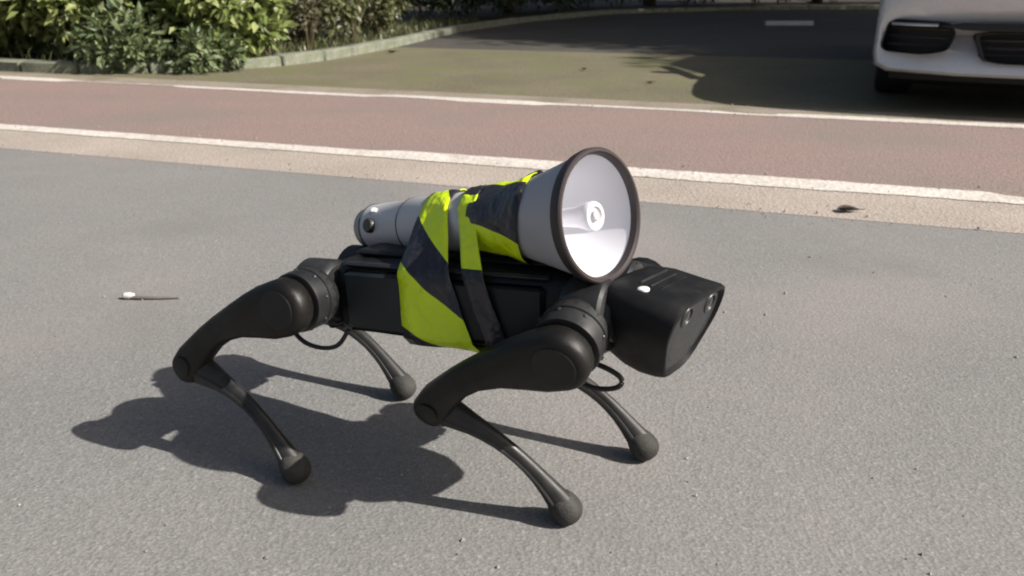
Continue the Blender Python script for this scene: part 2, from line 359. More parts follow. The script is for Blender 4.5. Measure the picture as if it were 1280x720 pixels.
# head
HY_ = M.Rotation(math.radians(-9), 3, 'Z')
def hl(p): p = V(p) - V((.21, 0, 0)); p = HY_ @ p + V((.21, 0, 0)); return rl(p)
def shield(x, hw, zt, zb, zx=0, ins=0):
    hw -= ins; zt -= ins; zb += ins
    P = [(-hw * .80, zt), (hw * .80, zt), (hw, zt - .016), (hw, zt - .040), (hw * .46, zb), (-hw * .46, zb), (-hw, zt - .040), (-hw, zt - .016)]
    mid = (zt + zb) / 2
    return [hl((x + zx * (p.z - mid), p.y, p.z)) for p in chaikin([V((0, a, c)) for a, c in P], 2, .17)]
head = obj('head', MB().rings([shield(.205, .046, .030, -.040), shield(.212, .056, .034, -.054), shield(.232, .066, .042, -.066, 0), shield(.255, .070, .040, -.072, .08), shield(.285, .072, .031, -.074, .26), shield(.299, .072, .0275, -.073, .36), shield(.3030, .0715, .025, -.0715, .38), shield(.3040, .0685, .0215, -.0690, .38), shield(.2990, .0655, .0185, -.0660, .38)], cap1=False), m_head, dog, smooth=32)
obj('face_panel', MB().rings([shield(.2990, .0660, .0190, -.0665, .38), shield(.3005, .058, .011, -.059, .38), shield(.3010, .03, -.01, -.04, .38)]), m_face, head)
fn = (hl((1, 0, -.36)) - hl((0, 0, 0))).normalized()
for y_ in (-.032, .032):
    c_ = hl((.3125, y_, .0075))
    le = obj('camera_lens', MB().lathe(c_ - fn * .006, fn, [(0, .0135), (.006, .0135), (.0075, .0125), (.008, .0102), (.0065, .0095)], n=24, cap1=False), m_ring, head)
    obj('glass', MB().lathe(c_ - fn * .003, fn, [(0, .0092), (.0025, .0088), (.0042, .006), (.005, .002)], n=20), m_lens, le)
b = MB().lathe(hl((.268, -.047, .033)), (hl((.268, -.047, .05)) - hl((.268, -.047, .04))), [(0, .007), (.004, .007), (.0055, .0055), (.006, .003)], n=16)
obj('glint_white', b, m_glint_white, head)['label'] = 'small white spot on the head standing in for a glint'  # glint on the head's top edge, modelled as a white spot
b = MB()
for i in range(3):
    q = MB().box((.258 + i * .012, .0, .0400 - i * .0036), (.005, .07, .004), bev=.0015); b.add([hl(p) for p in q.v], q.f)
obj('vent_rib', b, m_motor, head)
# neck collar
b = MB().rings([[rl(p) for p in chaikin([V((x, a * s_, c * s_)) for a, c in ((-.045, -.04), (.045, -.04), (.052, .0), (.04, .032), (-.04, .032), (-.052, .0))], 2)] for x, s_ in ((.172, 1), (.19, 1.03), (.206, .98))])
obj('neck', b, m_black, dog)

# ---------------------------------------------------------------- megaphone
BL, TL = V((.2061, -.040, .1134)), V((-.2039, .075, .0640))
B_, T_ = RM @ BL + RO, RM @ TL + RO
mlen = (B_ - T_).length; ma = (B_ - T_).normalized()
m_shell = mat('grey_white_plastic', (.34, .335, .355), rough=.4, var=(.39, .385, .405), scale=14, spec=.45, dust=0.18)
m_barrel = mat('white_barrel_plastic', (.47, .465, .475), rough=.36, var=(.53, .525, .53), scale=14, spec=.45, dust=.15)
m_bell_in = mat('white_bell', (.66, .66, .70), rough=.42, var=(.62, .62, .66), scale=10)
m_rim = mat('dark_rubber_rim', (.030, .022, .022), rough=.5)
m_knob = mat('dark_knob', (.03, .03, .03), rough=.4)
mega = tag(empty('megaphone', (T_.x, T_.y, 0)), 'white and grey megaphone strapped on the robot dog with its dark-rimmed bell facing right', 'megaphone')
MBASE = V((T_.x, T_.y, 0)); mt = T_ - MBASE
obj('barrel', MB().lathe(mt, ma, [(.022, .0), (.022, .030), (.026, .0335), (.05, .0345), (.11, .0365), (.115, .0385), (.22, .0405), (.300, .0425)], n=40, cap0=False, cap1=False), m_barrel, mega)
cap = obj('rear_cap', MB().lathe(mt, ma, [(-.004, .0), (-.003, .018), (0, .0255), (.005, .029), (.022, .0305), (.024, .030)], n=36, cap0=False), mat('grey_cap', (.26, .255, .25), rough=.45, var=(.31, .30, .295), scale=20), mega)
obj('horn', MB().lathe(mt, ma, [(.296, .0428), (.31, .0445), (.33, .0485), (.355, .0545), (.38, .0615), (.402, .0675), (mlen - .006, .0725)], n=56, cap0=False, cap1=False), m_shell, mega)
obj('bell_lining', MB().lathe(mt, ma, [(.300, .0), (.303, .016), (.315, .030), (.34, .0445), (.365, .0540), (.395, .0625), (mlen - .004, .0700)], n=56, cap0=False, cap1=False), m_bell_in, mega)
obj('rim', MB().lathe(mt, ma, [(mlen - .014, .0712), (mlen - .012, .0740), (mlen - .005, .0762), (mlen + .001, .0762), (mlen + .003, .0745), (mlen + .003, .0718), (mlen + .001, .0698), (mlen - .007, .0685)], n=64, cap0=False, cap1=False), m_rim, mega)
rf = obj('reflector', MB().lathe(mt, ma, [(.301, .0085), (.36, .0095), (mlen - .030, .0125), (mlen - .016, .0165), (mlen - .010, .0170), (mlen - .007, .0160), (mlen - .0065, .0115), (mlen - .010, .0100), (mlen - .010, .0)], n=30, cap1=False), m_bell_in, mega)
obj('reflector_button', MB().lathe(mt, ma, [(mlen - .011, .0065), (mlen - .006, .0062), (mlen - .005, .005)], n=18), mat('grey_button', (.35, .35, .37), rough=.4), rf)
mu = (V((0, 0, 1)) - ma * ma.z).normalized(); mr = ma.cross(mu)
sidev = mr if mr.dot(V((0, -1, 0))) > 0 else -mr
dn = (sidev * .9 + mu * .25).normalized()
obj('volume_knob', MB().lathe(mt + ma * .052 + dn * .031, dn, [(0, .011), (.008, .0105), (.010, .009), (.0105, .004)], n=18), m_knob, mega)
obj('switch', MB().box(mt + ma * .052 + (sidev * .6 + mu * .8).normalized() * .036, (.010, .010, .006), bev=.002), m_glint_white, mega)
obj('grip_bracket', MB().box(mt + ma * .20 - mu * .038, (.13, .028, .02), rot=M((ma, sidev, mu)).transposed(), bev=.005), m_knob, mega)
# seams
for d in (.024, .1125):
    obj('seam_ring', MB().lathe(mt, ma, [(d - .0012, .0337 if d < .05 else .0378), (d, .0347 if d < .05 else .0390), (d + .0012, .0337 if d < .05 else .0378)], n=40, cap0=False, cap1=False), m_knob, mega)

# ---------------------------------------------------------------- hazard tape round body and megaphone
def tape_mat(name, period, frac, skew, phase, yel=(.62, .80, .008), blk=(.022, .020, .026)):
    m = bpy.data.materials.new(name); m.use_nodes = True; n = m.node_tree; b = n.nodes['Principled BSDF']; L = n.links.new
    uv = n.nodes.new('ShaderNodeUVMap'); uv.uv_map = 'UVMap'; sp = n.nodes.new('ShaderNodeSeparateXYZ'); L(uv.outputs[0], sp.inputs[0])
    def mth(op, a, c):
        k = n.nodes.new('ShaderNodeMath'); k.operation = op
        for i, x in enumerate((a, c)):
            if hasattr(x, 'is_linked'): L(x, k.inputs[i])
            else: k.inputs[i].default_value = x
        return k.outputs[0]
    t = mth('SUBTRACT', mth('SUBTRACT', sp.outputs[0], mth('MULTIPLY', sp.outputs[1], skew)), phase)
    fr = mth('FRACT', mth('DIVIDE', mth('ADD', t, 10 * period), period), 0)
    yes = mth('LESS_THAN', fr, frac)
    mx = n.nodes.new('ShaderNodeMix'); mx.data_type = 'RGBA'; L(yes, mx.inputs[0]); mx.inputs[6].default_value = (*blk, 1); mx.inputs[7].default_value = (*yel, 1)
    L(mx.outputs[2], b.inputs['Base Color']); b.inputs['Roughness'].default_value = .33
    no = n.nodes.new('ShaderNodeTexNoise'); no.inputs['Scale'].default_value = 45; no.inputs['Detail'].default_value = 2
    tc = n.nodes.new('ShaderNodeTexCoord'); L(tc.outputs['Object'], no.inputs['Vector'])
    bp = n.nodes.new('ShaderNodeBump'); bp.inputs['Strength'].default_value = .8; bp.inputs['Distance'].default_value = .008
    L(no.outputs[0], bp.inputs['Height']); L(bp.outputs[0], b.inputs['Normal'])
    return m
def mega_at(x):
    k = (x - TL.x) / (BL.x - TL.x); c = TL + (BL - TL) * k; d = k * mlen
    r = .0365 if d < .113 else (.0392 + (d - .115) * .019 if d < .30 else .043 + (d - .30) * .25)
    return c.y, c.z, r
def hull(P):
    P = sorted(set((round(a, 5), round(c, 5)) for a, c in P))
    def half(P):
        h = []
        for p in P:
            while len(h) > 1 and (h[-1][0] - h[-2][0]) * (p[1] - h[-2][1]) - (h[-1][1] - h[-2][1]) * (p[0] - h[-2][0]) <= 0: h.pop()
            h.append(p)
        return h
    a, c = half(P), half(P[::-1]); return a[:-1] + c[:-1]
def loop_at(x, off, both=True, n=96):
    cy, cz, r = mega_at(x); P = [(cy + (r + off) * 1.06 * math.cos(a), cz + (r + off) * 1.02 * math.sin(a)) for a in [2 * math.pi * i / 48 for i in range(48)]]
    if both:
        bw = .064 + off
        P += [(sy * bw, z) for sy in (-1, 1) for z in (-.048, .036)] + [(sy * .050, BZ0 - off) for sy in (-1, 1)]
    Hh = [V((x, a, c)) for a, c in hull(P)]
    # start at the top, run down the near (-y) side
    it = max(range(len(Hh)), key=lambda i: (round(Hh[i].z, 5), -abs(Hh[i].y - cy))); Hh = Hh[it:] + Hh[:it]
    Hh = Hh + [Hh[0]]; D = [0]
    for a, c in zip(Hh, Hh[1:]): D.append(D[-1] + (c - a).length)
    tot = D[-1]; out = []
    for i in range(n):
        s_ = tot * i / n
        j = max(k for k in range(len(D) - 1) if D[k] <= s_ + 1e-9); f = (s_ - D[j]) / max(1e-9, D[j + 1] - D[j]); out.append(Hh[j] + (Hh[j + 1] - Hh[j]) * f)
    if out[n // 4].y > out[3 * n // 4].y: out = [out[0]] + out[1:][::-1]
    return out, tot
def tape(name, rear, front, m, both=True, off=.0015, crease=0, seed=1):
    """rear/front: local x of the two tape edges at (belly, megaphone top); the band fans between them"""
    cols = 7; N = 96; loops = []; tot = 0
    zlo, zhi = (-.06, .115) if both else (.03, .13)
    for c in range(cols):
        v = c / (cols - 1); xm = (rear[1] + (front[1] - rear[1]) * v)
        L_, tot = loop_at(xm, off, both, N); q = []
        for i, p in enumerate(L_):
            k = min(1, max(0, (p.z - zlo) / (zhi - zlo))); xb = rear[0] + (front[0] - rear[0]) * v
            p = p.copy(); p.x = xb + (xm - xb) * k
            w_ = crease * (math.sin(i * .55 + c * 1.3 + seed) + math.sin(i * .23 - c * .9 + seed * 2)); cc = V((p.x, 0, .03)); d = (p - cc).normalized()
            q.append(p + d * max(0, w_ + crease))
        loops.append(q)
    me = bpy.data.meshes.new(name); bm = bmesh.new(); uvl = bm.loops.layers.uv.new('UVMap')
    vsx = [[bm.verts.new(RM @ p + RO - BASE) for p in q] for q in loops]
    vin = [[bm.verts.new(RM @ (p - (p - V((p.x, 0, .03))).normalized() * .0007) + RO - BASE) for p in q] for q in loops]
    def face(vv, uvs):
        f = bm.faces.new(vv); f.smooth = True
        for l, u in zip(f.loops, uvs): l[uvl].uv = u
    for c in range(cols - 1):
        for i in range(N):
            k = (i + 1) % N; u0, u1 = tot * i / N, tot * (i + 1) / N; a0, a1 = c / (cols - 1), (c + 1) / (cols - 1)
            face((vsx[c][i], vsx[c + 1][i], vsx[c + 1][k], vsx[c][k]), ((u0, a0), (u0, a1), (u1, a1), (u1, a0)))
            face((vin[c][k], vin[c + 1][k], vin[c + 1][i], vin[c][i]), ((u1, a0), (u1, a1), (u0, a1), (u0, a0)))
    for c in (0, cols - 1):
        for i in range(N):
            k = (i + 1) % N; face((vsx[c][i], vsx[c][k], vin[c][k], vin[c][i]), ((tot * i / N, c / (cols - 1)),) * 4)
    bmesh.ops.recalc_face_normals(bm, faces=bm.faces); bm.to_mesh(me); bm.free()
    return link(name, me, m, None, tuple(BASE))
G_T = 'hazard tape binding the megaphone to the robot'
tag(tape('hazard_tape', (-.056, -.058), (.050, -.008), tape_mat('tape_rear', .155, .55, .065, -.035), crease=.0011, seed=2), 'yellow and black tape band round robot belly and megaphone, nearest the tail', 'tape', G_T)
tag(tape('hazard_tape', (.070, .012), (.100, .040), tape_mat('tape_strip', .6, .16, .0, .028), off=.003, crease=.0008, seed=4), 'narrow yellow strip of tape hanging from the middle of the megaphone', 'tape', G_T)
tag(tape('hazard_tape', (.026, .030), (.112, .118), tape_mat('tape_front', .125, .36, .030, -.045), both=False, off=.0022, crease=.0011, seed=5), 'wide, mostly black tape round the megaphone just behind its bell', 'tape', G_T)

# ---------------------------------------------------------------- parked white car
CF = V((2.643, 3.857, 0)); hd = V((-.420, -.9075, 0)); lt = V((.9075, -.420, 0))
CM = M((lt, -hd, (0, 0, 1))).transposed()            # local: x right in view, y towards the car's tail, z up
car = tag(empty('parked_car', tuple(CF)), 'white car parked nose-on at the right in the tree shade', 'car')
car.rotation_euler = CM.to_euler()
m_paint = mat('white_car_paint', (.62, .63, .635), rough=.26, spec=.5, coat=.6, var=(.64, .65, .655), scale=3, dust=0.12)
m_trim = mat('black_trim', (.008, .008, .009), rough=.55)
m_mesh = mat('grille_bars', (.012, .012, .013), rough=.4)
m_glass = mat('car_glass', (.01, .012, .013), rough=.05, spec=.8, coat=1)
m_tyre = mat('tyre_rubber', (.018, .018, .018), rough=.8)
m_alloy = mat('alloy_rim', (.45, .45, .46), rough=.3, metal=.9)
m_lamp = mat('lamp_lens', (.55, .57, .58), rough=.08, coat=1)
m_chrome = mat('strip_trim', (.42, .43, .44), rough=.25, metal=.6)
m_plate = mat('number_plate_blue', (.03, .08, .35), rough=.4)
HW = .90
def plan(u):                                        # front outline setback for |x| = u
    u = min(abs(u) / HW, 1); return .03 * u ** 2 + .17 * u ** 6
def car_sec(y, zb, zt, hw, tuck=.04, crown=.03, fr=0):
    """half section bottom -> top, mirrored; fr in 0..1 blends in the bumper's plan curve"""
    half = [(0, zb), (hw * .55, zb), (hw * .92, zb + .004), (hw * .985, zb + .028), (hw, zb + .09), (hw * 1.0, zb + (zt - zb) * .6), (hw * .975, zt - .06), (hw * .92, zt - .012), (hw * .8, zt + crown * .3), (hw * .45, zt + crown * .8), (0, zt + crown)]
    P = [V((x, y + fr * plan(x), z)) for x, z in half]
    return P + [V((-p.x, p.y, p.z)) for p in P[1:-1]][::-1]
secs = [car_sec(.055, .30, .44, HW * .93, fr=1), car_sec(.012, .235, .52, HW * .965, fr=1), car_sec(.0, .215, .56, HW * .975, fr=1), car_sec(.02, .20, .66, HW * .985, fr=1), car_sec(.10, .19, .73, HW * .99, fr=.9), car_sec(.25, .185, .78, HW, fr=.6), car_sec(.5, .18, .83, HW, fr=.2), car_sec(.9, .18, .885, HW), car_sec(1.35, .18, .93, HW), car_sec(2.2, .18, .94, HW), car_sec(3.2, .18, .96, HW), car_sec(3.9, .19, .98, HW * .99), car_sec(4.35, .24, .97, HW * .96), car_sec(4.55, .30, .90, HW * .92), car_sec(4.60, .38, .78, HW * .88)]
bodym = MB().rings(secs).mesh('body', 40)
def tri(me):
    bm = bmesh.new(); bm.from_mesh(me); bmesh.ops.triangulate(bm, faces=bm.faces); bmesh.ops.recalc_face_normals(bm, faces=bm.faces)
    if bm.calc_volume() < 0: bmesh.ops.reverse_faces(bm, faces=bm.faces)
    bm.to_mesh(me); bm.free(); return me
def outline_prism(pts, y0, y1):
    b = MB(); r0 = [V((x, y0, z)) for x, z in pts]; r1 = [V((x, y1, z)) for x, z in pts]; return b.rings([r0, r1])
def rounded(pts, k=2, w=.2): return [(p.x, p.y) for p in chaikin([V((a, c, 0)) for a, c in pts], k, w)]
intL = rounded([(-.868, .300), (-.84, .462), (-.56, .452), (-.525, .40), (-.55, .315), (-.66, .292)], 2, .14)
intR = [(-x, z) for x, z in intL][::-1]
grl = rounded([(-.395, .262), (-.455, .408), (.455, .408), (.395, .262)], 2, .1)
upg = rounded([(-.34, .575), (-.38, .665), (.38, .665), (.34, .575)], 2, .15)
cut = MB()
for P in (intL, intR, grl):
    q = outline_prism(P, -.2, .30); cut.add(q.v, q.f)
for x in (-1, 1):
    for y in (.95, 3.65): cut.lathe((x * .60, y, .32), (x, 0, 0), [(0, .355), (.5, .355)], n=40)
cm = tri(cut.mesh('cut', 0)); tri(bodym)
bo = bpy.data.objects.new('tmp_body', bodym); co = bpy.data.objects.new('tmp_cut', cm); col.objects.link(bo); col.objects.link(co)
md = bo.modifiers.new('b', 'BOOLEAN'); md.object = co; md.operation = 'DIFFERENCE'; md.solver = 'EXACT'; md.use_self = True
bpy.context.view_layer.update()
fin = bpy.data.meshes.new_from_object(bo.evaluated_get(bpy.context.evaluated_depsgraph_get()))
bpy.data.objects.remove(bo); bpy.data.objects.remove(co)
fin.polygons.foreach_set('use_smooth', [True] * len(fin.polygons)); fin.set_sharp_from_angle(angle=math.radians(35))
fin.materials.clear()
cb = link('body', fin, m_paint, car)
for P, nm in ((intL, 'side_intake'), (intR, 'side_intake'), (grl, 'lower_grille')):
    c_ = V((sum(p[0] for p in P) / len(P), sum(p[1] for p in P) / len(P), 0))
    Q = [(c_.x + (x - c_.x) * 1.0, c_.y + (z - c_.y) * 1.0) for x, z in P]
    # back wall and lining 60 mm behind the skin
    b = MB(); r0 = [V((x, plan(x) + .014, z)) for x, z in Q]; r1 = [V((x * 1.0, plan(x) + .10, z)) for x, z in Q]
    sh = lambda R, k: [V((c_.x + (p.x - c_.x) * k, p.y, c_.y + (p.z - c_.y) * k)) for p in R]
    b.rings([sh(r0, .997), sh(r0, .955), sh(r1, .95)], cap0=False)
    it = obj(nm, b, m_trim, car)
    x0, x1 = min(p[0] for p in Q) + .03, max(p[0] for p in Q) - .03; z0, z1 = min(p[1] for p in Q), max(p[1] for p in Q)
    for j in range(3):
        z = z0 + (z1 - z0) * (j + 1) / 4
        pth = [V((x0 + (x1 - x0) * i / 8, plan(x0 + (x1 - x0) * i / 8) + .055, z)) for i in range(9)]
        obj('grille_bar', MB().tube(pth, .007, n=6), m_mesh, it)
# dark band linking the intakes above the white struts
zz = .462
def front_y(x, z):
    return plan(x) + (.0 if z > .3 else .0)
for nm, z0, z1, mm, xr, pr in (('bumper_band', .412, .446, m_trim, (-.60, .60), .006),):
    rings_ = []
    for i in range(25):
        x = xr[0] + (xr[1] - xr[0]) * i / 24; y = plan(x) - pr + .018
        tp = 1 if abs(x) < .5 else max(.15, 1 - (abs(x) - .5) / .1)
        zm = (z0 + z1) / 2 + .006 * abs(x); h_ = (z1 - z0) / 2 * tp
        rings_.append([V((x, y + .05, zm - h_)), V((x, y - .004, zm - h_)), V((x, y - .006, zm)), V((x, y - .004, zm + h_)), V((x, y + .05, zm + h_))])
    obj(nm, MB().rings(rings_), mm, car)
for sx in (-1, 1):
    P = [V((sx * (.82 - .03 * i), plan(.82 - .03 * i) + .020, .436)) for i in range(8)]
    obj('light_strip', MB().tube(P, .0085, n=8), m_chrome, car)
    # headlamp
    hq = rounded([(-.86, .60), (-.84, .68), (-.52, .655), (-.50, .60), (-.6, .575)], 2, .2); hq = [(x * -sx, z) for x, z in hq]
    r0 = [V((x, plan(x) + .012 + (z - .56) * .25, z)) for x, z in hq]; r1 = [p + V((0, .12, 0)) for p in r0]
    obj('headlight', MB().rings([r1, r0]), m_lamp, car)
    # wheels
    for y in (.95, 3.65):
        wc = V((sx * .665, y, .318)); axv = V((sx, 0, 0))
        wh = obj('wheel', MB().lathe(wc, axv, [(0, .20), (0, .29), (.02, .312), (.05, .318), (.17, .318), (.20, .308), (.212, .285), (.208, .225), (.19, .215)], n=40, cap1=False), m_tyre, car)
        obj('rim', MB().lathe(wc, axv, [(.06, .0), (.06, .216), (.195, .222), (.205, .215), (.195, .205), (.14, .20), (.14, .05), (.17, .045), (.175, .0)], n=36, cap0=False, cap1=False), m_alloy, wh)
        for k in range(5):
            a = k * 2 * math.pi / 5; d = V((0, math.cos(a), math.sin(a)))
            obj('spoke', MB().tube([wc + axv * .185 + d * .03, wc + axv * .19 + d * .205], [.024, .018], n=8, flat=.6, up=(1, 0, 0)), m_alloy, wh)
r0 = [V((x, .012 + (z - .56) * .28 + plan(x), z)) for x, z in upg]; r1 = [p + V((0, .1, 0)) for p in r0]
ug = obj('upper_grille', MB().rings([r1, r0]), m_trim, car)
for j in range(3):
    z = .595 + j * .025; obj('grille_bar', MB().tube([V((-.33 + .066 * i, .004 + (z - .56) * .28 + plan(-.33 + .066 * i), z)) for i in range(11)], .006, n=6), m_chrome, ug)
# black strip added under the bumper as under-car shade, hiding the tyres
rings_ = []
for i in range(25):
    x = -.80 + 1.60 * i / 24; y = plan(x) * .6 + .24
    rings_.append([V((x, y + .03, .235)), V((x, y - .02, .225)), V((x, y - .005, .15)), V((x, y + .03, .125)), V((x, y + .20, .125)), V((x, y + .22, .20))])
obj('under_bumper_shade', MB().rings(rings_), m_trim, car)
# windscreen, cabin, bonnet lines
def cab(y, z, hw): return [V((-hw, y, z)), V((-hw * .9, y - .03, z + .004)), V((0, y - .09, z + .012)), V((hw * .9, y - .03, z + .004)), V((hw, y, z))]
gl = MB().rings([chaikin([V((sx * hw * (1 if i in (0, 3) else 1), y, z)) for i, (sx, y) in enumerate(((-1, y0), (1, y0), (1, y1), (-1, y1)))], 2, .12) for hw, y0, y1, z in ((.80, 1.28, 4.15, .925), (.78, 1.5, 3.95, 1.06), (.70, 1.95, 3.55, 1.30), (.66, 2.1, 3.4, 1.375))])
obj('window_glass', gl, m_glass, car)
rfm = MB().rings([chaikin([V((sx * hw, y, z)) for sx, y in ((-1, y0), (1, y0), (1, y1), (-1, y1))], 2, .12) for hw, y0, y1, z in ((.675, 2.07, 3.43, 1.368), (.65, 2.12, 3.37, 1.40), (.52, 2.3, 3.2, 1.43), (.3, 2.5, 3.0, 1.44))])
obj('roof', rfm, m_paint, car)
for sx in (-1, 1):
    for (y0, z0, x0), (y1, z1, x1) in ((((1.27, .93, .80)), (2.1, 1.37, .665)), ((4.12, .95, .80), (3.42, 1.37, .665)), ((2.75, .94, .805), (2.75, 1.38, .672))):
        obj('pillar', MB().tube([V((sx * x0, y0, z0)), V((sx * (x0 + x1) / 2 * 1.0, (y0 + y1) / 2, (z0 + z1) / 2)), V((sx * x1, y1, z1))], .038, n=8), m_paint, car)
    mi = obj('wing_mirror', MB().lathe(V((sx * .90, 1.62, 1.0)), (sx, .1, .05), [(0, .03), (.03, .065), (.12, .075), (.17, .06), (.19, .02)], n=14), m_paint, car)

# ---------------------------------------------------------------- foliage
def leaf_mat(name, c0, c1, c2):
    m = bpy.data.materials.new(name); m.use_nodes = True; n = m.node_tree; L = n.links.new
    b = n.nodes['Principled BSDF']; b.inputs['Roughness'].default_value = .42; b.inputs['Specular IOR Level'].default_value = .45
    g = n.nodes.new('ShaderNodeNewGeometry'); r = n.nodes.new('ShaderNodeValToRGB'); e = r.color_ramp.elements
    e[0].color = (*c0, 1); e[1].color = (*c2, 1); k = e.new(.55); k.color = (*c1, 1)
    L(g.outputs['Random Per Island'], r.inputs[0]); L(r.outputs[0], b.inputs['Base Color'])
    tr = n.nodes.new('ShaderNodeBsdfTranslucent'); L(r.outputs[0], tr.inputs[0]); mx = n.nodes.new('ShaderNodeMixShader'); mx.inputs[0].default_value = .28
    L(b.outputs[0], mx.inputs[1]); L(tr.outputs[0], mx.inputs[2]); L(mx.outputs[0], n.nodes['Material Output'].inputs[0])
    return m
m_leaf_a = leaf_mat('leaf_bright', (.08, .11, .025), (.18, .225, .06), (.40, .43, .19))
m_leaf_b = leaf_mat('leaf_blue_green', (.06, .09, .035), (.13, .17, .075), (.34, .38, .21))
m_leaf_c = leaf_mat('leaf_dull', (.06, .075, .026), (.11, .125, .045), (.20, .20, .09))
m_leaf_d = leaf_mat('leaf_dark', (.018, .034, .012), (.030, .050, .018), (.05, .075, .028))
m_leaf_y = leaf_mat('leaf_yellow_green', (.12, .17, .03), (.17, .24, .04), (.22, .30, .06))
m_dry = leaf_mat('leaf_dry', (.06, .058, .03), (.095, .09, .045), (.22, .20, .14))
m_bark = mat('bark', (.055, .042, .032), rough=.9, var=(.09, .07, .055), scale=12, bump=.8, bscale=40)
m_stem = mat('stem', (.07, .06, .03), rough=.8, var=(.10, .08, .045), scale=20)

def add_leaf(vv, ff, p, d, nrm, ln, wd, rnd):
    """one leaf: 6 verts, folded along the midrib"""
    d = d.normalized(); s_ = d.cross(nrm); s_ = s_.normalized() if s_.length > 1e-4 else d.orthogonal().normalized(); up = s_.cross(d)
    o = len(vv); droop = -up * ln * rnd.uniform(.05, .25)
    m1 = p + d * ln * .5 - up * wd * .12
    vv += [p, p + d * ln * .42 + s_ * wd * .5 + up * wd * .1, p + d * ln + droop, p + d * ln * .42 - s_ * wd * .5 + up * wd * .1, m1]
    ff += [(o, o + 4, o + 1), (o + 1, o + 4, o + 2), (o, o + 3, o + 4), (o + 3, o + 2, o + 4)]
def leaf_mesh(name, vv, ff):
    me = bpy.data.meshes.new(name); me.from_pydata([tuple(p) for p in vv], [], ff); me.update(); return me
def rdir(r):
    z = r.uniform(-1, 1); a = r.uniform(0, 6.283); k = math.sqrt(1 - z * z); return V((k * math.cos(a), k * math.sin(a), z))
def crown(seed, rx, ry, rz, clumps, per, ln, csize, low=-1):
    r = random.Random(seed); vv = []; ff = []
    for i in range(clumps):
        d = rdir(r)
        if d.z < low: d.z = -d.z * .3
        k = r.uniform(.35, 1) ** .45 * r.uniform(.8, 1.12); c = V((d.x * rx * k, d.y * ry * k, d.z * rz * k)); cs = csize * r.uniform(.6, 1.3)
        ax = (d + rdir(r) * .7).normalized()
        for j in range(per):
            q = rdir(r) * cs * r.uniform(.2, 1) ** .6; dd = (q.normalized() * .8 + ax * .5 + rdir(r) * .6); nn = (V((0, 0, 1)) + d * .6 + rdir(r) * .7)
            add_leaf(vv, ff, c + q, dd, nn, ln * r.uniform(.65, 1.25), ln * r.uniform(.38, .58), r)
    return vv, ff
def shrub(name, label, loc, rx, ry, h, seed, m, clumps=120, per=26, ln=.07, cs=.13, group='shrubs in the planting bed', stems=6, cache={}, share=None, rot=0, cat='shrub', low=-.75):
    root = tag(empty(name, loc), label, cat, group); root.rotation_euler.z = rot
    key = share
    if key is None or key not in cache:
        vv, ff = crown(seed, rx, ry, h * .52, clumps, per, ln, cs, low)
        for p in vv: p.z = max(.01, p.z + h * .52)
        fm = leaf_mesh('foliage', vv, ff)
        r = random.Random(seed + 1); sm = MB()
        for i in range(stems):
            a = r.uniform(0, 6.28); e = V((math.cos(a) * rx * r.uniform(.2, .8), math.sin(a) * ry * r.uniform(.2, .8), h * r.uniform(.5, .95)))
            sm.tube([V((e.x * .08, e.y * .08, -.03)), e * .4 + V((0, 0, h * .08)), e], [.012, .009, .004], n=6)
        st = sm.mesh('stem')
        if key is not None: cache[key] = (fm, st)
    else: fm, st = cache[key]
    link('foliage', fm, m, root); link('stem', st, m_stem, root)
    return root
shrub('leafy_shrub', 'large bright green shrub filling the far left corner above the kerb', (-4.35, 7.05, BZ), .95, .70, 1.25, 11, m_leaf_a, 300, 22, .11, .16, low=-1)
shrub('leafy_shrub', 'yellowish green shrub above the kerb, second from the left edge', (-3.42, 6.90, BZ), .62, .52, 1.1, 12, m_leaf_a, 190, 20, .12, .15, low=-1)
shrub('leafy_shrub', 'low pale green bush hanging over the kerb near the left edge', (-2.93, 6.22, BZ - .05), .30, .22, .40, 13, m_leaf_b, 52, 16, .095, .09, stems=4, low=-1)
shrub('leafy_shrub', 'shaded dark green shrub behind the low pale bush', (-2.72, 7.35, BZ), .62, .48, 1.2, 14, m_leaf_d, 230, 24, .085, .14, low=-1)
shrub('leafy_shrub', 'bright broad-leaved shrub at the bend of the kerb', (-2.28, 6.74, BZ), .46, .40, .95, 15, m_leaf_a, 130, 18, .13, .13, low=-1)
shrub('leafy_shrub', 'small trailing plant spilling over the kerb bend onto the driveway', (-2.32, 6.20, BZ - .07), .30, .20, .26, 16, m_leaf_b, 36, 15, .085, .08, stems=4, low=-1)
shrub('leafy_shrub', 'tall dark shrub rising behind the two left green shrubs', (-4.0, 8.6, BZ), 1.3, .7, 1.9, 17, m_leaf_d, 260, 24, .09, .17, low=-1)
shrub('leafy_shrub', 'dull olive shrub behind the kerb bend', (-1.98, 8.15, BZ), .55, .45, 1.0, 18, m_leaf_c, 150, 22, .075, .12, low=-1)
shrub('yellow_sprig', 'single yellow-green sprig beside the brown dry stems', (-2.02, 6.90, BZ), .09, .08, .66, 19, m_leaf_y, 8, 9, .10, .05, stems=2, cat='plant', group='thin plants by the kerb bend')
shrub('dry_plant', 'dry brown plant with pale tips right of the bright shrub', (-1.82, 7.45, BZ), .24, .22, .50, 20, m_dry, 34, 13, .050, .08, stems=14, cat='plant', group='thin plants by the kerb bend')
shrub('dry_plant', 'thin brown and olive plant where the bed narrows', (-1.60, 8.5, BZ), .26, .3, .58, 21, m_dry, 26, 13, .055, .08, stems=14, cat='plant', group='thin plants by the kerb bend')
shrub('leafy_shrub', 'olive green bush at the right end of the sunlit bed', (-1.50, 9.3, BZ), .34, .5, .8, 22, m_leaf_c, 110, 20, .07, .11, low=-1)
